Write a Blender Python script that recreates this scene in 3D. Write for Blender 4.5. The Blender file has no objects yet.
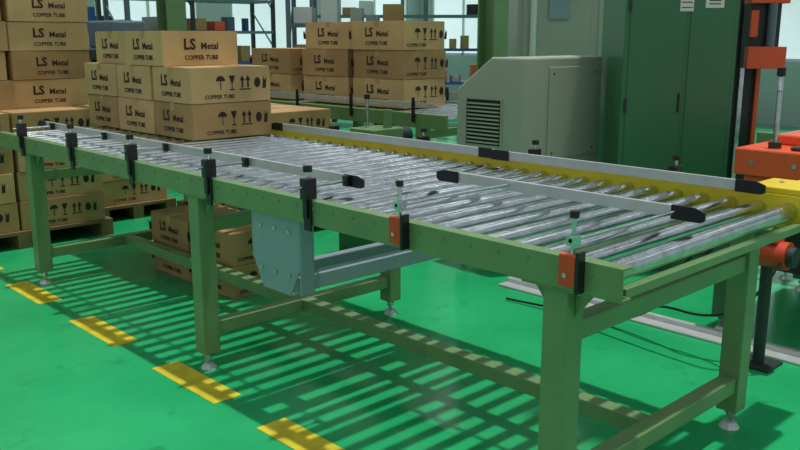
import bpy, bmesh, math, random
from mathutils import Vector, Matrix
random.seed(7)
scene = bpy.context.scene
scene.view_settings.view_transform = 'Standard'
scene.view_settings.look = 'None'

# ------------------------------------------------------------------ materials
def lin(c):
    r = []
    for v in c:
        v = v/255.0
        r.append(v/12.92 if v <= 0.04045 else ((v+0.055)/1.055)**2.4)
    return (r[0], r[1], r[2], 1.0)

def mat(name, rgb, rough=0.5, metal=0.0, var=0.08, scale=6.0, bump=0.0, emis=0.0, coat=0.0):
    m = bpy.data.materials.new(name); m.use_nodes = True
    nt = m.node_tree; b = nt.nodes['Principled BSDF']
    tc = nt.nodes.new('ShaderNodeTexCoord')
    no = nt.nodes.new('ShaderNodeTexNoise'); no.inputs['Scale'].default_value = scale
    no.inputs['Detail'].default_value = 5
    nt.links.new(tc.outputs['Object'], no.inputs['Vector'])
    cr = nt.nodes.new('ShaderNodeValToRGB')
    c = lin(rgb)
    cr.color_ramp.elements[0].position = 0.3; cr.color_ramp.elements[1].position = 0.7
    cr.color_ramp.elements[0].color = tuple(max(0, x*(1-var)) for x in c[:3])+(1,)
    cr.color_ramp.elements[1].color = tuple(min(1, x*(1+var)) for x in c[:3])+(1,)
    nt.links.new(no.outputs['Fac'], cr.inputs['Fac'])
    nt.links.new(cr.outputs['Color'], b.inputs['Base Color'])
    b.inputs['Roughness'].default_value = rough
    b.inputs['Metallic'].default_value = metal
    if coat: b.inputs['Coat Weight'].default_value = coat
    if bump:
        bp = nt.nodes.new('ShaderNodeBump'); bp.inputs['Strength'].default_value = bump
        bp.inputs['Distance'].default_value = 0.01
        nt.links.new(no.outputs['Fac'], bp.inputs['Height'])
        nt.links.new(bp.outputs['Normal'], b.inputs['Normal'])
    if emis:
        nt.links.new(cr.outputs['Color'], b.inputs['Emission Color'])
        b.inputs['Emission Strength'].default_value = emis
    return m

M = {}
M['green'] = mat('green_paint', (110,142,94), 0.34, var=0.10)
M['dgreen'] = mat('dark_green_paint', (58,102,68), 0.42, var=0.10)
M['tower'] = mat('machine_green_paint', (60,114,80), 0.36, var=0.06, scale=2)
M['yellow'] = mat('yellow_paint', (222,192,30), 0.45, var=0.08)
M['laneyellow'] = mat('lane_yellow_paint', (204,188,40), 0.55, var=0.25, scale=9)
M['steel'] = mat('galvanised_steel', (196,203,207), 0.20, metal=1.0, var=0.16, scale=25)
M['alu'] = mat('aluminium', (200,204,204), 0.40, metal=0.45, var=0.06, scale=12)
M['black'] = mat('black_plastic', (18,20,22), 0.35, var=0.1)
M['red'] = mat('red_orange_paint', (206,70,34), 0.4, var=0.08)
M['orange'] = mat('orange_paint', (232,92,50), 0.4, var=0.06)
M['bgrey'] = mat('blue_grey_paint', (138,156,166), 0.4, var=0.06)
M['cream'] = mat('cream_grey_paint', (164,170,156), 0.45, var=0.04, scale=3)
M['dark'] = mat('dark_metal', (42,50,50), 0.5, var=0.15)
M['ink'] = mat('carton_print', (48,36,26), 0.8, var=0.1)
M['tape'] = mat('packing_tape', (180,148,98), 0.3, var=0.05)
M['card'] = mat('cardboard', (194,162,112), 0.78, var=0.14, scale=4, bump=0.08)
M['card2'] = mat('cardboard_aged', (172,138,92), 0.8, var=0.18, scale=3, bump=0.08)
M['wood'] = mat('pallet_wood', (120,98,64), 0.8, var=0.2, scale=8)
M['white'] = mat('white_paint', (215,220,216), 0.5, var=0.03)
M['blue'] = mat('blue_plastic', (48,92,156), 0.4, var=0.08)
M['rackgrey'] = mat('rack_blue_grey_paint', (98,118,128), 0.5, var=0.08)
M['wall'] = mat('wall_paint', (168,182,180), 0.8, var=0.06, scale=1)
M['glass'] = mat('window_glass_daylight', (205,222,226), 0.2, var=0.12, scale=0.6, emis=0.75)
M['rust'] = mat('orange_rack_paint', (190,96,40), 0.5, var=0.1)
M['shelfstuff'] = mat('stored_goods', (140,130,106), 0.8, var=0.35, scale=3)
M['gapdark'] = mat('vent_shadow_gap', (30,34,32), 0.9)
M['added_lamp'] = mat('added_lamp_diffuser', (250,252,255), 0.5, var=0.0, emis=7.0)  # glowing face of the battens added out of view to streak the rollers

def floor_mat():
    m = bpy.data.materials.new('green_epoxy_floor'); m.use_nodes = True
    nt = m.node_tree; b = nt.nodes['Principled BSDF']
    tc = nt.nodes.new('ShaderNodeTexCoord')
    n1 = nt.nodes.new('ShaderNodeTexNoise'); n1.inputs['Scale'].default_value = 1.1; n1.inputs['Detail'].default_value = 8
    n2 = nt.nodes.new('ShaderNodeTexNoise'); n2.inputs['Scale'].default_value = 14; n2.inputs['Detail'].default_value = 6
    n3 = nt.nodes.new('ShaderNodeTexNoise'); n3.inputs['Scale'].default_value = 3.2; n3.inputs['Detail'].default_value = 10; n3.inputs['Roughness'].default_value=0.7
    for n in (n1,n2,n3): nt.links.new(tc.outputs['Object'], n.inputs['Vector'])
    cr = nt.nodes.new('ShaderNodeValToRGB')
    cr.color_ramp.elements[0].position = 0.3; cr.color_ramp.elements[0].color = lin((30,156,94))
    cr.color_ramp.elements[1].position = 0.7; cr.color_ramp.elements[1].color = lin((46,180,112))
    nt.links.new(n1.outputs['Fac'], cr.inputs['Fac'])
    mix = nt.nodes.new('ShaderNodeMixRGB'); mix.blend_type = 'MULTIPLY'; mix.inputs['Fac'].default_value = 0.12
    nt.links.new(cr.outputs['Color'], mix.inputs['Color1']); nt.links.new(n2.outputs['Fac'], mix.inputs['Color2'])
    c2 = nt.nodes.new('ShaderNodeValToRGB'); c2.color_ramp.elements[0].position=0.30; c2.color_ramp.elements[0].color=(0.45,0.45,0.45,1)
    c2.color_ramp.elements[1].position=0.42; c2.color_ramp.elements[1].color=(1,1,1,1)
    nt.links.new(n3.outputs['Fac'], c2.inputs['Fac'])
    mx2 = nt.nodes.new('ShaderNodeMixRGB'); mx2.blend_type='MULTIPLY'; mx2.inputs['Fac'].default_value=0.7
    nt.links.new(mix.outputs['Color'], mx2.inputs['Color1']); nt.links.new(c2.outputs['Color'], mx2.inputs['Color2'])
    nt.links.new(mx2.outputs['Color'], b.inputs['Base Color'])
    mr = nt.nodes.new('ShaderNodeMapRange'); mr.inputs['To Min'].default_value = 0.10; mr.inputs['To Max'].default_value = 0.30
    nt.links.new(n1.outputs['Fac'], mr.inputs['Value']); nt.links.new(mr.outputs['Result'], b.inputs['Roughness'])
    b.inputs['Specular IOR Level'].default_value = 0.35
    bp = nt.nodes.new('ShaderNodeBump'); bp.inputs['Strength'].default_value = 0.03
    nt.links.new(n2.outputs['Fac'], bp.inputs['Height']); nt.links.new(bp.outputs['Normal'], b.inputs['Normal'])
    return m
M['floor'] = floor_mat()

# ------------------------------------------------------------------ mesh builder
class MB:
    def __init__(s): s.v=[]; s.f=[]; s.mi=[]; s.sm=[]; s.mats=[]
    def m(s, key):
        if key not in s.mats: s.mats.append(key)
        return s.mats.index(key)
    def add(s, vs, fs, key, smooth=False, T=None):
        o=len(s.v)
        for p in vs:
            p=Vector(p)
            if T: p=T@p
            s.v.append(p)
        k=s.m(key)
        for f in fs: s.f.append([i+o for i in f]); s.mi.append(k); s.sm.append(smooth)
    def box(s, a, b, key, T=None):
        x0,y0,z0=a; x1,y1,z1=b
        s.add([(x0,y0,z0),(x1,y0,z0),(x1,y1,z0),(x0,y1,z0),(x0,y0,z1),(x1,y0,z1),(x1,y1,z1),(x0,y1,z1)],
              [(0,3,2,1),(4,5,6,7),(0,1,5,4),(1,2,6,5),(2,3,7,6),(3,0,4,7)], key, T=T)
    def cyl(s, p0, p1, r, key, n=16, r2=None, T=None):
        p0=Vector(p0); p1=Vector(p1); d=(p1-p0).normalized()
        u=d.orthogonal().normalized(); w=d.cross(u)
        r2 = r if r2 is None else r2
        A=[p0+(u*math.cos(2*math.pi*i/n)+w*math.sin(2*math.pi*i/n))*r for i in range(n)]
        B=[p1+(u*math.cos(2*math.pi*i/n)+w*math.sin(2*math.pi*i/n))*r2 for i in range(n)]
        s.add(A+B,[(i,(i+1)%n,n+(i+1)%n,n+i) for i in range(n)],key,True,T)
        s.add(A,[tuple(reversed(range(n)))],key,T=T); s.add(B,[tuple(range(n))],key,T=T)
    def prism(s, poly, axis, a0, a1, key, T=None):
        def P(q,a):
            return {'x':(a,q[0],q[1]),'y':(q[0],a,q[1]),'z':(q[0],q[1],a)}[axis]
        n=len(poly); V=[P(q,a0) for q in poly]+[P(q,a1) for q in poly]
        s.add(V,[tuple(range(n)),tuple(reversed(range(n,2*n)))]+[(i,n+i,n+(i+1)%n,(i+1)%n) for i in range(n)],key,T=T)
    def obj(s, name, parent=None, bevel=0.0, loc=None):
        me=bpy.data.meshes.new(name); me.from_pydata(s.v,[],s.f)
        for k in s.mats: me.materials.append(M[k])
        for p,k,q in zip(me.polygons,s.mi,s.sm): p.material_index=k; p.use_smooth=q
        bm=bmesh.new(); bm.from_mesh(me); bmesh.ops.recalc_face_normals(bm,faces=bm.faces); bm.to_mesh(me); bm.free()
        o=bpy.data.objects.new(name,me); scene.collection.objects.link(o)
        if parent: o.parent=parent
        if bevel:
            md=o.modifiers.new('bevel','BEVEL'); md.width=bevel; md.segments=2; md.limit_method='ANGLE'; md.angle_limit=math.radians(50)
        return o

def empty(name):
    e=bpy.data.objects.new(name,None); scene.collection.objects.link(e); e.empty_display_size=0.2; return e

# ------------------------------------------------------------------ text geometry
def text_geo(body, size, bold=0.0):
    cu=bpy.data.curves.new('t','FONT'); cu.body=body; cu.size=size; cu.resolution_u=2; cu.offset=bold
    o=bpy.data.objects.new('t',cu); scene.collection.objects.link(o)
    bpy.context.view_layer.update()
    me=bpy.data.meshes.new_from_object(o.evaluated_get(bpy.context.evaluated_depsgraph_get()))
    V=[tuple(v.co) for v in me.vertices]; F=[tuple(p.vertices) for p in me.polygons]
    bpy.data.objects.remove(o); bpy.data.curves.remove(cu); bpy.data.meshes.remove(me)
    x0=min(v[0] for v in V); x1=max(v[0] for v in V)
    V=[(v[0]-(x0+x1)/2,v[1],0) for v in V]
    return V,F,(x1-x0)
T_LSb=text_geo('LS',0.085,0.003); T_METAL=text_geo('Metal',0.054,0.0014); T_CT=text_geo('COPPER TUBE',0.038,0.0012)

def symbols():
    V=[];F=[]
    def add(vs): o=len(V); V.extend([(x,y,0) for x,y in vs]); F.append(tuple(range(o,o+len(vs))))
    add([(-0.105+0.022*math.cos(math.pi*i/8),0.005+0.022*math.sin(math.pi*i/8)) for i in range(9)])
    add([(-0.107,-0.03),(-0.103,-0.03),(-0.103,0.005),(-0.107,0.005)])
    add([(-0.065,0.027),(-0.035,0.027),(-0.045,-0.002),(-0.055,-0.002)])
    add([(-0.052,-0.03),(-0.048,-0.03),(-0.048,0),(-0.052,0)]); add([(-0.062,-0.034),(-0.038,-0.034),(-0.038,-0.029),(-0.062,-0.029)])
    for cx in (0.0,0.028):
        add([(cx-0.004,-0.025),(cx+0.004,-0.025),(cx+0.004,0.005),(cx-0.004,0.005)])
        add([(cx-0.012,0.005),(cx+0.012,0.005),(cx,0.027)])
    add([(-0.014,-0.034),(0.042,-0.034),(0.042,-0.029),(-0.014,-0.029)])
    add([(0.075+0.016*math.cos(2*math.pi*i/10),-0.005+0.022*math.sin(2*math.pi*i/10)) for i in range(10)])
    add([(0.100,-0.03),(0.118,-0.03),(0.122,0.02),(0.112,0.004),(0.106,0.024)])
    return V,F
SYM=symbols()

def carton(mb, x0,y0,z0, sx,sy,sz, rot=0.0, key='card', style=0):
    cx,cy=x0+sx/2,y0+sy/2
    T=Matrix.Translation((cx,cy,z0))@Matrix.Rotation(rot,4,'Z')
    hx,hy=sx/2-0.003,sy/2-0.003
    e=0.006
    poly=[(-hx+e,-hy),(hx-e,-hy),(hx,-hy+e),(hx,hy-e),(hx-e,hy),(-hx+e,hy),(-hx,hy-e),(-hx,-hy+e)]
    mb.prism(poly,'z',0.002,sz-0.004,key,T)
    mb.box((-hx+e,-hy+e,sz-0.004),(hx-e,-0.002,sz-0.0005),key,T); mb.box((-hx+e,0.002,sz-0.004),(hx-e,hy-e,sz-0.0005),key,T)
    mb.box((-hx-0.0008,-0.025,sz-0.0006),(hx+0.0008,0.025,sz+0.0002),'tape',T)
    mb.box((-hx-0.0008,-0.025,sz-0.045),(-hx+0.001,0.025,sz),'tape',T)
    mb.box((hx-0.001,-0.025,sz-0.045),(hx+0.0008,0.025,sz),'tape',T)
    def put(geo, face, u, w, s=1.0):
        V=[];
        for p in geo[0]:
            a=u+p[0]*s; h=w+p[1]*s
            if face=='-y': V.append((a,-hy-0.0015,h))
            elif face=='-x': V.append((-hx-0.0015,-a,h))
            elif face=='+x': V.append((hx+0.0015,a,h))
            else: V.append((-a,hy+0.0015,h))
        mb.add(V,geo[1],'ink',T=T)
    k=sz/0.2
    def logo(face):
        put(T_LSb,face,-0.075*k,0.095*k,k); put(T_METAL,face,0.058*k,0.095*k,k)
        put(T_CT,face,0.0,0.035*k,k*0.95)
    logo('-x'); logo('+x')
    for face in ('-y','+y'):
        if style==0:
            put(SYM,face,0.07*k,0.115*k,1.35*k)
            put(T_CT,face,-0.08*k,0.025*k,k*0.8)
        else: logo(face)

def pallet(mb,x0,y0,x1,y1):
    for t in (0.0,0.5,1.0):
        xx=x0+(x1-x0-0.09)*t; mb.box((xx,y0,0.022),(xx+0.09,y1,0.10),'wood')
        mb.box((xx,y0,0.0),(xx+0.09,y1,0.022),'wood')
    n=7
    for i in range(n):
        yy=y0+(y1-y0-0.1)*i/(n-1); mb.box((x0,yy,0.10),(x1,yy+0.1,0.122),'wood')

# ------------------------------------------------------------------ room shell
mb=MB(); mb.box((-4,-6,-0.1),(16,16,0.0),'floor'); mb.obj('floor')
mb=MB()
for yc in (1.40,2.27,3.09,3.99,4.90,5.80,6.7):
    mb.box((1.665,yc-0.26,0.0005),(1.795,yc+0.26,0.0025),'laneyellow')
mb.obj('floor_lane_marking')

def wall_with_windows(name, horizontal, pos, a0, a1, wi0):
    mb=MB(); H=5.5
    z0,z1=1.05,3.6
    n=int((a1-a0)/2.4); w=(a1-a0)/n
    def B(s0,s1,za,zb,t0,t1,key,m=mb):
        if horizontal: m.box((s0,pos+t0,za),(s1,pos+t1,zb),key)
        else: m.box((pos+t0,s0,za),(pos+t1,s1,zb),key)
    B(a0,a1,0,z0,0,0.2,'wall'); B(a0,a1,z1,H,0,0.2,'wall')
    for i in range(n+1):
        c=a0+i*w; B(max(a0,c-0.35),min(a1,c+0.35),z0,z1,0,0.2,'wall')
    mb.obj(name)
    for i in range(n):
        g=MB(); s0=a0+i*w+0.35; s1=a0+(i+1)*w-0.35
        B(s0,s1,z0,z1,0.08,0.10,'glass',g)
        for q in (s0,(s0+s1)/2-0.025,s1-0.05): B(q,q+0.05,z0,z1,0.05,0.12,'white',g)
        for q in (z0,(z0+z1)/2,z1-0.05): B(s0,s1,q,q+0.05,0.05,0.12,'white',g)
        g.obj('window_%d'%(wi0+i))
wall_with_windows('wall_back',True,14.5,-2,14.5,1)
wall_with_windows('wall_right',False,14.5,-4,14.5,20)

# ------------------------------------------------------------------ main conveyor
def leg(mb,x,y,ztop,key='green',w=0.04):
    mb.box((x-w,y-w,0.075),(x+w,y+w,ztop),key)
    mb.cyl((x,y,0.02),(x,y,0.076),0.010,'steel',10)
    mb.cyl((x,y,0.045),(x,y,0.060),0.020,'steel',6)
    mb.cyl((x,y,0.0),(x,y,0.022),0.038,'alu',20,r2=0.022)

conv=empty('roller_conveyor')
Y0,Y1=1.09,5.45
XN,XF=1.81,3.03
ZB,ZT=0.795,0.885
mb=MB()
mb.prism([(XN,ZB),(XN+0.045,ZB),(XN+0.045,ZB+0.007),(XN+0.007,ZB+0.007),(XN+0.007,ZT-0.007),(XN+0.045,ZT-0.007),(XN+0.045,ZT),(XN,ZT)],'y',Y0,Y1,'green')
y=Y0+0.09
while y<Y1:
    mb.cyl((XN-0.004,y,0.858),(XN+0.001,y,0.858),0.006,'green',6); y+=0.105
mb.obj('side_rail_near',conv,0.0015)
mb=MB()
xw=XF-0.050
mb.prism([(xw,ZB),(XF,ZB),(XF,ZB+0.007),(xw+0.007,ZB+0.007),(xw+0.007,0.905),(XF,0.905),(XF,0.912),(xw,0.912)],'y',Y0,Y1,'yellow')
mb.obj('side_rail_far',conv,0.0015)
mb=MB(); mb.box((XF+0.001,Y0,ZB),(XF+0.008,Y1,0.895),'green'); mb.obj('side_cover_far',conv,0.001)
mb=MB(); mb.box((XF-0.05,Y0-0.012,0.79),(XF+0.14,Y0-0.001,0.90),'green'); mb.box((XF-0.045,Y0-0.01,0.913),(XF+0.16,Y0+0.22,0.935),'yellow'); mb.box((XF+0.009,Y0+0.0,0.84),(XF+0.16,Y0+0.2,0.9125),'yellow')
mb.box((XF+0.161,Y0+0.03,0.85),(XF+0.36,Y0+0.18,0.915),'yellow')
for q in (0.05,0.15): mb.cyl((XF+0.07,Y0+q,0.935),(XF+0.07,Y0+q,0.941),0.010,'steel',6)
mb.obj('end_cover',conv,0.004)
mb=MB()
y=Y0+0.07; i=0
while y<Y1-0.03:
    r=0.031 if i==0 else 0.0255
    zc=0.886-r if i==0 else 0.858
    mb.cyl((XN+0.05,y,zc),(xw-0.004,y,zc),r,'steel',28)
    mb.cyl((XN+0.042,y,zc),(XN+0.05,y,zc),r*0.7,'black',16)
    mb.cyl((XN+0.006,y,zc),(xw+0.004,y,zc),0.006,'steel',8)
    y+=0.105; i+=1
mb.obj('rollers',conv)
mb=MB()
for y in (1.30,3.19,5.05): mb.box((XN+0.046,y-0.025,ZB),(xw-0.002,y+0.025,ZB+0.03),'green')
for y in (1.12,2.25,4.15): mb.box((XN+0.046,y-0.015,ZB),(xw-0.002,y+0.015,ZB+0.025),'green')
mb.obj('cross_ties',conv,0.001)
LX0,LX1=1.862,2.978
mb=MB()
for y in (1.30,3.19,5.05):
    for x in (LX0,LX1):
        leg(mb,x,y,ZB-0.008)
        mb.box((x-0.05,y-0.11,ZB-0.008),(x+0.05,y+0.11,ZB),'green')
        for s in (-1,1):
            mb.prism([(y+s*0.04,ZB-0.008),(y+s*0.105,ZB-0.008),(y+s*0.04,ZB-0.09)],'x',x-0.004,x+0.004,'green')
    mb.box((LX0+0.04,y-0.028,0.625),(LX1-0.04,y+0.028,0.685),'green')
    mb.box((LX0+0.04,y-0.03,0.155),(LX1-0.04,y+0.03,0.215),'green')
mb.obj('legs',conv,0.004)
mb=MB()
mb.box((2.37,1.331,0.155),(2.43,3.159,0.215),'green'); mb.box((2.37,3.221,0.155),(2.43,5.019,0.215),'green')
mb.obj('lower_stretcher',conv,0.004)

def clamp(mb,y,xg):
    mb.box((XN-0.012,y-0.020,0.775),(XN-0.002,y+0.020,0.915),'black')
    mb.box((XN-0.028,y-0.018,0.890),(XN+0.022,y+0.018,0.965),'black')
    mb.box((XN-0.022,y-0.012,0.820),(XN-0.012,y+0.012,0.890),'black')
    mb.cyl((XN-0.004,y,0.965),(XN-0.004,y,0.990),0.006,'steel',8)
    mb.cyl((XN-0.004,y,0.988),(XN-0.004,y,1.010),0.017,'black',10)
    mb.cyl((XN-0.05,y,0.935),(xg-0.002,y,0.935),0.006,'steel',10)
    mb.box((xg-0.022,y-0.014,0.915),(xg-0.002,y+0.014,0.955),'black')
mb=MB()
G1=1.995
for y in (2.36,3.02,3.70,4.36,5.05): clamp(mb,y,G1)
mb.obj('guide_clamps',conv,0.003)
def guide(name,x,ya,yb,key='alu',h0=0.918,h1=0.955,t=0.014,tilt=0.0):
    mb=MB()
    def xx(y): return x+tilt*(y-ya)
    mb.add([(xx(ya),ya,h0),(xx(ya)+t,ya,h0),(xx(ya)+t,ya,h1),(xx(ya),ya,h1),(xx(yb),yb,h0),(xx(yb)+t,yb,h0),(xx(yb)+t,yb,h1),(xx(yb),yb,h1)],
           [(0,1,2,3),(7,6,5,4),(0,4,5,1),(1,5,6,2),(2,6,7,3),(3,7,4,0)],key)
    for y,s in ((ya,1),(yb,-1)):
        X=xx(y)
        mb.prism([(y-s*0.03,h0+0.004),(y-s*0.015,h0-0.004),(y+s*0.08,h0-0.004),(y+s*0.08,h1+0.003),(y+s*0.005,h1+0.003),(y-s*0.03,h1-0.008)],'x',X-0.006,X-0.0005,'black')
    mb.obj(name,conv,0.001)
guide('guide_rail_1',G1,2.30,5.25)
guide('guide_rail_2',2.33,1.17,2.20)
guide('guide_rail_3',2.945,1.26,2.46,h0=0.914,h1=0.952)
guide('guide_rail_4',2.962,2.49,4.18,h0=0.914,h1=0.952)
mb=MB()
for y in (1.23,1.88):
    mb.box((XN-0.030,y-0.018,0.815),(XN-0.001,y+0.034,0.900),'red')
    mb.box((XN-0.034,y-0.030,0.80),(XN-0.001,y-0.019,0.912),'black')
    mb.cyl((XN-0.034,y+0.012,0.845),(XN-0.030,y+0.012,0.845),0.007,'steel',12)
    mb.cyl((XN-0.015,y,0.900),(XN-0.015,y,1.0),0.006,'steel',10)
    mb.cyl((XN-0.015,y,0.998),(XN-0.015,y,1.016),0.013,'black',10)
    mb.box((XN-0.03,y-0.014,0.925),(XN,y+0.014,0.953),'steel')
    mb.cyl((XN-0.03,y,0.939),(2.329,y,0.939),0.006,'steel',10)
mb.obj('guide_posts',conv,0.002)
mb=MB()
for y in (1.62,2.30,3.0,3.7):
    mb.box((XF-0.03,y-0.018,0.93),(XF+0.022,y+0.018,0.965),'black')
    mb.box((XF+0.009,y-0.014,0.82),(XF+0.020,y+0.014,0.94),'black')
    mb.cyl((XF,y,0.965),(XF,y,0.985),0.006,'steel',8); mb.cyl((XF,y,0.985),(XF,y,1.004),0.016,'black',10)
    mb.cyl((2.978,y,0.94),(XF+0.03,y,0.94),0.006,'steel',10)
mb.obj('far_clamps',conv,0.002)
mb=MB()
mb.prism([(2.46,ZB-0.001),(2.76,ZB-0.001),(2.76,0.60),(2.70,0.49),(2.52,0.49),(2.46,0.60)],'x',1.835,1.843,'bgrey')
mb.box((1.835,2.452,0.50),(1.90,2.46,ZB-0.001),'bgrey'); mb.box((1.835,2.76,0.60),(1.90,2.768,ZB-0.001),'bgrey')
mb.box((1.844,2.50,0.50),(2.75,2.56,0.56),'bgrey'); mb.box((1.844,2.66,0.50),(2.75,2.72,0.56),'bgrey')
mb.box((1.95,2.561,0.515),(2.02,2.659,0.545),'bgrey'); mb.box((2.60,2.561,0.515),(2.67,2.659,0.545),'bgrey')
mb.box((2.70,2.49,0.56),(2.75,2.73,ZB),'bgrey')
for yy in (2.52,2.61,2.70):
    for zz in (0.57,0.74): mb.cyl((1.829,yy,zz),(1.836,yy,zz),0.008,'steel',6)
mb.obj('actuator_mount',conv,0.003)

# ------------------------------------------------------------------ carton stacks
def J(a=0.012): return random.uniform(-a,a)
mb=MB(); zb=0.886
for L in range(2):
    for i in range(3):
        y=4.19+0.455*i
        carton(mb,2.43+J(),y,zb+0.2*L,0.53,0.448,0.2,rot=J(0.025),key=random.choice(['card','card','card2']))
carton(mb,2.42,4.50,zb+0.4,0.52,0.445,0.2,0.015,style=1); carton(mb,2.45,4.98,zb+0.4,0.50,0.445,0.2,-0.02)
mb.obj('carton_stack')
mb=MB(); pallet(mb,1.45,6.0,2.75,7.3)
for L in range(4):
    for i in range(2):
        for j in range(2):
            carton(mb,1.48+0.63*i+J(),6.03+0.62*j+J(),0.123+0.205*L,0.61,0.60,0.205,J(0.03),random.choice(['card','card2']))
for L in range(5):
    for i in range(2):
        carton(mb,1.64+0.60*i+J(0.02),6.35+J(0.02),0.943+0.205*L,0.585,0.60,0.205,J(0.04),random.choice(['card','card2']),style=1)
mb.obj('carton_stack')
mb=MB()
for L in range(2):
    for i in range(2):
        carton(mb,2.49+J(0.006),3.97+0.47*i,0.0+0.19*L,0.42,0.455,0.19,J(0.015),'card2')
mb.obj('carton_stack')
mb=MB(); pallet(mb,3.45,5.0,4.12,6.3)
for L in range(4):
    for i in range(2):
        carton(mb,3.48+J(),5.02+0.62*i+J(),0.123+0.2*L,0.60,0.60,0.2,J(0.03),random.choice(['card','card2']))
mb.obj('carton_stack')
mb=MB(); pallet(mb,2.82,6.4,3.5,7.2)
for L in range(4):
    carton(mb,2.85+J(),6.45+J(),0.123+0.2*L,0.60,0.60,0.2,J(0.03),random.choice(['card','card2']))
mb.obj('carton_stack')

# ------------------------------------------------------------------ secondary conveyors
def conveyor2(x0,x1,y0,y1,z,legs,key='green',guides=True):
    e=empty('roller_conveyor')
    mb=MB()
    mb.box((x0,y0,z-0.10),(x0+0.04,y1,z+0.005),key); mb.box((x1-0.04,y0,z-0.10),(x1,y1,z+0.005),key)
    mb.obj('side_rails',e,0.003)
    mb=MB(); y=y0+0.06
    while y<y1-0.03:
        mb.cyl((x0+0.041,y,z-0.028),(x1-0.041,y,z-0.028),0.026,'steel',16); y+=0.11
    mb.obj('rollers',e)
    mb=MB()
    for y in legs:
        leg(mb,x0+0.04,y,z-0.10,key); leg(mb,x1-0.04,y,z-0.10,key)
        mb.box((x0+0.08,y-0.03,0.16),(x1-0.08,y+0.03,0.22),key)
        mb.box((x0+0.08,y-0.03,z-0.18),(x1-0.08,y+0.03,z-0.12),key)
    mb.obj('legs',e,0.003)
    mb=MB()
    for xx in (x0-0.01,x1+0.0):
        mb.box((xx,y0+0.1,z+0.05),(xx+0.01,y1-0.1,z+0.085),'alu')
        y=y0+0.3
        while y<y1-0.1:
            mb.box((xx-0.008,y-0.015,z-0.06),(xx,y+0.015,z+0.09),'black'); mb.cyl((xx-0.004,y,z+0.09),(xx-0.004,y,z+0.12),0.012,'black',8); y+=0.7
    if guides: mb.obj('guides',e)
    return e
conveyor2(4.40,5.50,4.15,8.6,0.90,(4.4,6.3,8.3))
conveyor2(5.15,6.70,0.2,2.24,0.88,(0.5,2.0),guides=False)
mb=MB()
for L in range(3):
    carton(mb,4.58+J(),4.76+J(),0.907+0.222*L,0.48,0.60,0.222,J(0.03),random.choice(['card','card2']))
    if L<2:
        carton(mb,4.58+J(),5.42+J(),0.907+0.222*L,0.48,0.60,0.222,J(0.03),random.choice(['card','card2']))
        carton(mb,4.58+J(),6.2+J(),0.907+0.222*L,0.48,0.60,0.222,J(0.03),random.choice(['card','card2']))
carton(mb,4.60,5.40,1.351,0.48,0.60,0.222,0.03)
mb.obj('carton_stack')

e=empty('conveyor_drive_unit')
mb=MB(); mb.box((3.62,4.05,0.0),(4.12,4.40,0.70),'dgreen'); mb.box((3.68,4.10,0.70),(3.95,4.34,0.86),'green'); mb.obj('body',e,0.008)
mb=MB(); mb.cyl((3.86,4.16,0.86),(3.86,4.16,0.98),0.03,'green',14); mb.cyl((3.98,4.22,0.79),(4.10,4.22,0.79),0.06,'dark',18); mb.cyl((3.76,4.25,0.86),(3.76,4.25,1.05),0.012,'steel',10); mb.cyl((3.76,4.25,1.05),(3.76,4.25,1.08),0.02,'black',10)
mb.obj('drive',e,0.003)

# ------------------------------------------------------------------ grey machine cabinet
e=empty('machine_cabinet')
mb=MB()
mb.prism([(3.18,0.62),(3.72,0.62),(3.72,1.13),(3.44,1.33),(3.18,1.33)],'x',4.06,4.88,'cream')
mb.obj('housing',e,0.012)
mb=MB()
for k in range(11):
    z=0.80+k*0.024
    mb.box((4.048,3.36,z),(4.0595,3.62,z+0.010),'cream')
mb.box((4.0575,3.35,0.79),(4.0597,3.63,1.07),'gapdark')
mb.box((4.050,3.34,0.78),(4.0597,3.35,1.08),'cream'); mb.box((4.050,3.63,0.78),(4.0597,3.64,1.08),'cream')
mb.obj('vent_grille',e)
mb=MB()
mb.box((4.30,3.172,0.70),(4.82,3.179,1.27),'cream')
for xx in (4.34,4.78):
    for zz in (0.74,1.23): mb.cyl((xx,3.168,zz),(xx,3.173,zz),0.008,'steel',8)
mb.obj('access_panel',e,0.003)
mb=MB()
for xx in (4.10,4.84):
    for yy in (3.22,3.68): leg(mb,xx,yy,0.56,'dgreen',0.035)
mb.box((4.06,3.18,0.56),(4.88,3.72,0.619),'dgreen')
mb.box((4.15,3.26,0.18),(4.78,3.64,0.50),'dark'); mb.box((4.14,3.2,0.14),(4.8,3.7,0.18),'dgreen')
mb.obj('base_frame',e,0.003)

# ------------------------------------------------------------------ green tower
e=empty('stretch_wrapper_tower'); e.location=(5.02,2.81,0); e.rotation_euler=(0,0,math.radians(-43.7))
mb=MB()
mb.box((-0.34,-0.28,0.10),(0.34,0.30,2.9),'tower'); mb.box((-0.36,-0.30,0.0),(0.36,0.32,0.10),'dgreen')
mb.obj('column',e,0.008)
mb=MB()
mb.box((-0.31,-0.288,0.16),(0.02,-0.2805,2.8),'tower'); mb.box((0.05,-0.288,0.16),(0.31,-0.2805,2.8),'tower')
mb.box((0.0,-0.296,1.0),(0.012,-0.289,1.12),'black')
for z in (0.4,1.0,1.6,2.2): mb.cyl((-0.315,-0.291,z),(-0.315,-0.291,z+0.08),0.008,'dark',8)
mb.obj('doors',e,0.003)
mb=MB()
mb.box((-0.02,-0.2905,1.60),(0.06,-0.2885,1.70),'white'); mb.box((0.13,-0.2905,1.62),(0.24,-0.2885,1.72),'white')
mb.box((-0.012,-0.292,1.62),(0.052,-0.2906,1.625),'black'); mb.box((-0.012,-0.292,1.65),(0.052,-0.2906,1.655),'black')
mb.box((0.15,-0.292,1.64),(0.22,-0.2906,1.646),'black'); mb.box((0.15,-0.292,1.66),(0.22,-0.2906,1.666),'black')
mb.obj('labels',e)
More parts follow.
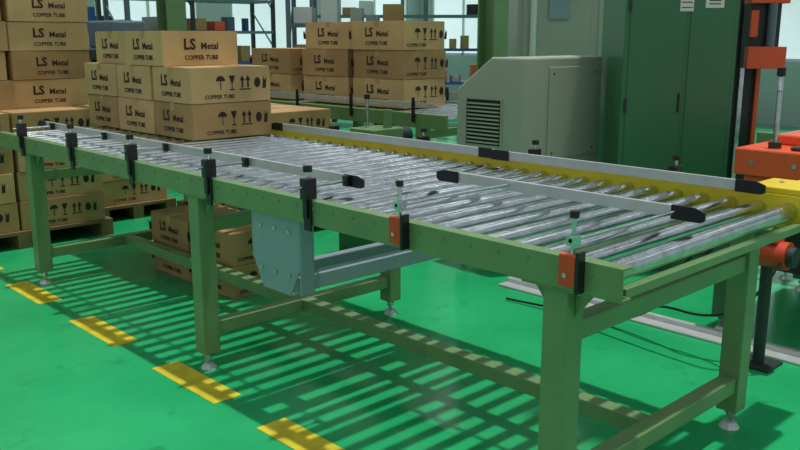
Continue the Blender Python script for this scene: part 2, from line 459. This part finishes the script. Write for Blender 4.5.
e=empty('wrapper_mast'); e.location=(5.68,2.53,0); e.rotation_euler=(0,0,math.radians(-43.7))
mb=MB(); mb.box((-0.10,0.05,0.03),(0.06,0.15,2.9),'dark'); mb.box((-0.13,-0.04,0.0),(0.16,0.2,0.03),'dgreen')
mb.box((-0.08,0.02,0.03),(-0.05,0.049,2.9),'steel'); mb.box((0.03,0.02,0.6),(0.06,0.049,2.9),'orange'); mb.obj('mast',e,0.004)
mb=MB(); mb.box((-0.09,-0.12,1.25),(0.10,0.018,1.66),'dark'); mb.box((-0.12,-0.18,1.25),(0.13,-0.121,1.39),'orange')
mb.box((-0.12,-0.17,1.661),(0.13,-0.05,1.70),'orange')
mb.cyl((0.03,-0.15,1.391),(0.03,-0.15,1.66),0.028,'rackgrey',16); mb.box((-0.10,-0.14,1.45),(-0.05,-0.121,1.62),'orange')
mb.obj('film_carriage',e,0.004)

# ------------------------------------------------------------------ orange feeder unit
e=empty('feeder_unit')
mb=MB()
mb.box((4.0,1.25,0.80),(5.0,1.84,0.93),'orange'); mb.box((4.03,1.28,0.66),(4.96,1.80,0.799),'orange')
mb.prism([(1.40,0.93),(1.80,0.93),(1.74,0.98),(1.46,0.98)],'x',4.25,4.7,'orange')
mb.box((4.05,1.35,0.931),(4.20,1.60,0.95),'dark')
for q in (1.35,1.55,1.75): mb.cyl((3.994,q,0.865),(4.0,q,0.865),0.012,'steel',8)
mb.obj('cover',e,0.012)
mb=MB()
mb.box((3.95,1.20,0.58),(5.05,1.88,0.659),'green')
for xx in (4.0,5.0):
    for yy in (1.25,1.83): leg(mb,xx,yy,0.58,'dgreen')
mb.box((4.042,1.23,0.2),(4.955,1.27,0.26),'dgreen'); mb.box((4.3,1.4,0.28),(4.8,1.75,0.579),'dark')
mb.obj('base',e,0.004)
mb=MB(); mb.cyl((4.10,1.69,0.93),(4.10,1.69,0.96),0.03,'dark',14); mb.cyl((4.10,1.69,0.96),(4.10,1.69,1.20),0.013,'steel',14); mb.cyl((4.10,1.69,1.20),(4.12,1.70,1.27),0.013,'steel',14)
mb.cyl((4.12,1.70,1.27),(4.12,1.70,1.31),0.02,'black',14); mb.obj('chrome_handle',e)
e=empty('electric_motor')
mb=MB(); mb.cyl((3.68,1.41,0.52),(3.68,1.58,0.52),0.062,'red',24); mb.cyl((3.68,1.38,0.52),(3.68,1.41,0.52),0.045,'dark',24)
mb.box((3.63,1.45,0.578),(3.72,1.54,0.62),'red'); mb.obj('body',e,0.004)
mb=MB(); mb.box((3.60,1.42,0.0),(3.76,1.58,0.012),'dark'); mb.cyl((3.68,1.50,0.012),(3.68,1.50,0.465),0.026,'dark',16); mb.obj('stand',e,0.002)
def cable(pts,parent,name,r=0.008):
    cu=bpy.data.curves.new(name,'CURVE'); cu.dimensions='3D'; cu.bevel_depth=r; cu.bevel_resolution=3
    sp=cu.splines.new('NURBS'); sp.points.add(len(pts)-1)
    for p,q in zip(sp.points,pts): p.co=(*q,1)
    sp.use_endpoint_u=True; sp.order_u=3
    cu.materials.append(M['black']); o=bpy.data.objects.new(name,cu); scene.collection.objects.link(o); o.parent=parent
cable([(3.64,1.50,0.61),(3.54,1.55,0.72),(3.52,1.75,0.45),(3.5,2.0,0.10),(3.55,2.4,0.012)],e,'cable_1')
cable([(3.70,1.52,0.61),(3.62,1.7,0.74),(3.62,1.9,0.3),(3.65,2.2,0.03),(3.7,2.7,0.012)],e,'cable_2')
cable([(3.64,1.42,0.52),(3.50,1.45,0.35),(3.6,1.7,0.18),(3.6,2.0,0.2),(3.66,2.3,0.02),(3.6,2.9,0.012)],e,'cable_3',0.006)

mb=MB()
mb.box((3.87,1.10,0.0),(3.905,3.12,0.035),'alu'); mb.box((3.79,1.10,0.0),(3.87,3.12,0.012),'alu')
mb.box((3.905,1.10,0.0),(6.0,1.135,0.035),'alu'); mb.box((3.79,1.02,0.0),(6.0,1.099,0.012),'alu')
mb.obj('aluminium_floor_frame',None,0.002)

# ------------------------------------------------------------------ background structure
def column(x,y,key='dgreen',w=0.10):
    mb=MB(); mb.box((x-w,y-w,0),(x+w,y-w+0.02,5.2),key); mb.box((x-w,y+w-0.02,0),(x+w,y+w,5.2),key); mb.box((x-0.012,y-w+0.02,0),(x+0.012,y+w-0.02,5.2),key)
    mb.box((x-w*1.6,y-w*1.6,0),(x+w*1.6,y+w*1.6,0.02),key); mb.obj('steel_column')
column(6.15,5.20,'green'); column(5.0,9.0,'green',0.12); column(1.7,8.9,'dgreen'); column(9.5,4.4,'dgreen',0.14); column(8.0,2.3,'tower',0.2)

def rack(x,y,w,d,h,rot,n,fill=0.75):
    e=empty('storage_rack'); e.location=(x,y,0); e.rotation_euler=(0,0,rot)
    mb=MB(); pk=random.choice(['dark','rackgrey'])
    nb=max(1,int(w/1.1))
    for i in range(nb+1):
        xx=-w/2+(w-0.05)*i/nb
        for yy in (-d/2,d/2-0.05): mb.box((xx,yy,0),(xx+0.05,yy+0.05,h),pk)
        for k in range(4):
            z=0.2+k*(h-0.3)/4; mb.cyl((xx+0.025,-d/2+0.03,z),(xx+0.025,d/2-0.03,z+(h-0.4)/4),0.012,pk,8)
    for k in range(n):
        z=0.15+k*(h-0.25)/(n-1); mb.box((-w/2+0.051,-d/2-0.006,z),(w/2-0.051,d/2,z+0.04),random.choice(['rust','rackgrey','blue','rackgrey']))
    mb.obj('frame',e)
    mb=MB()
    for k in range(n):
        z=0.191+k*(h-0.25)/(n-1); xx=-w/2+0.08
        while xx<w/2-0.35:
            ww=random.uniform(0.10,0.28); hh=random.uniform(0.08,0.28)
            if random.random()<fill:
                key=random.choice(['shelfstuff','bgrey','card2','blue','white','dark','cream','rackgrey','orange'])
                if random.random()<0.3: mb.cyl((xx+ww/2,0,z),(xx+ww/2,0,z+hh),ww/2,key,16)
                else: mb.box((xx,-d/2+0.05,z),(xx+ww,d/2-0.08,z+hh),key)
            xx+=ww+random.uniform(0.03,0.16)
    mb.obj('stored_goods',e,0.006)
rack(6.6,7.6,1.6,0.5,2.6,math.radians(-45),6,0.85)
rack(3.4,9.9,2.8,0.6,2.5,0,6,0.8)
rack(0.2,9.9,2.4,0.6,2.4,0,6,0.8)
rack(6.4,11.2,2.8,0.6,2.5,0,6,0.7)
rack(10.8,7.0,2.6,0.6,2.5,math.radians(-90),5,0.7)
rack(10.0,10.4,3.0,0.6,2.4,math.radians(-45),5,0.6)

e=empty('machine_enclosure')
mb=MB(); T=Matrix.Translation((7.55,5.15,0))@Matrix.Rotation(math.radians(-43.7),4,'Z')
mb.box((-0.75,-0.4,0.0),(0.75,0.5,2.7),'cream',T); mb.obj('body',e,0.01)
mb=MB()
for x in (-0.70,0.04): mb.box((x,-0.412,0.15),(x+0.66,-0.401,2.6),'cream',T)
mb.cyl((-0.60,-0.44,0.0),(-0.60,-0.44,2.7),0.030,'white',12,T=T); mb.box((0.12,-0.425,1.5),(0.3,-0.413,1.75),'white',T)
mb.box((-0.45,-0.44,1.62),(-0.25,-0.413,1.9),'bgrey',T)
mb.cyl((0.42,-0.44,0.0),(0.42,-0.44,2.7),0.02,'dark',12,T=T)
mb.obj('panels',e,0.004)

def machine(x,y,rot,key,k2):
    e=empty('processing_machine'); e.location=(x,y,0); e.rotation_euler=(0,0,rot)
    mb=MB(); mb.box((-0.5,-0.35,0),(0.5,0.35,0.85),key); mb.box((-0.45,-0.05,0.85),(0.45,0.33,1.35),k2); mb.box((-0.1,-0.3,1.35),(0.25,0.2,1.6),key)
    mb.obj('body',e,0.02)
    mb=MB(); mb.cyl((-0.3,-0.2,0.85),(-0.3,-0.2,1.25),0.04,'steel',14); mb.cyl((0.3,-0.2,0.85),(0.3,-0.2,1.25),0.04,'steel',14); mb.box((-0.4,-0.3,1.25),(0.4,-0.06,1.34),'dark')
    mb.box((0.28,-0.37,1.36),(0.45,-0.33,1.5),'white')
    mb.cyl((-0.35,0.1,1.35),(-0.35,0.1,1.75),0.02,'rackgrey',10); mb.cyl((-0.35,0.1,1.75),(-0.35,0.1,1.85),0.03,'orange',12)
    mb.obj('head',e,0.006)
machine(3.7,7.9,0,'rackgrey','dark'); machine(2.6,8.4,0.0,'blue','dark')

# ------------------------------------------------------------------ lights : unseen LED battens, added for reflections in rollers and floor
for yy in (-1.5,1.0,3.5,6.0,8.5,11.0):
    for xx in (0.2,3.2,6.4,9.6):
        mb=MB(); mb.box((xx-0.09,yy-0.65,4.6),(xx+0.09,yy+0.65,4.66),'white'); mb.box((xx-0.075,yy-0.62,4.585),(xx+0.075,yy+0.62,4.599),'added_lamp')
        for q in (-0.5,0.5): mb.cyl((xx,yy+q,4.66),(xx,yy+q,5.4),0.006,'dark',6)
        mb.obj('added_ceiling_light')
w=bpy.data.worlds.new('world'); scene.world=w; w.use_nodes=True
bg=w.node_tree.nodes['Background']; bg.inputs['Color'].default_value=(0.82,0.91,0.95,1); bg.inputs['Strength'].default_value=0.42
sd=bpy.data.lights.new('overhead_light','SUN'); sd.energy=2.6; sd.angle=math.radians(1.4); sd.color=(1.0,0.98,0.95)
so=bpy.data.objects.new('overhead_light',sd); scene.collection.objects.link(so)
so.rotation_euler=Vector((-0.13,0.06,-1)).to_track_quat('-Z','Y').to_euler()

# ------------------------------------------------------------------ camera
cd=bpy.data.cameras.new('camera'); cam=bpy.data.objects.new('camera',cd); scene.collection.objects.link(cam)
cd.sensor_width=36; cd.lens=849/800*36; cd.clip_end=100
cam.location=(0,0,1.45)
th=math.radians(12.48)
f=Vector((0.691*math.cos(th),0.723*math.cos(th),-math.sin(th)))
cam.rotation_euler=f.to_track_quat('-Z','Y').to_euler()
scene.camera=cam
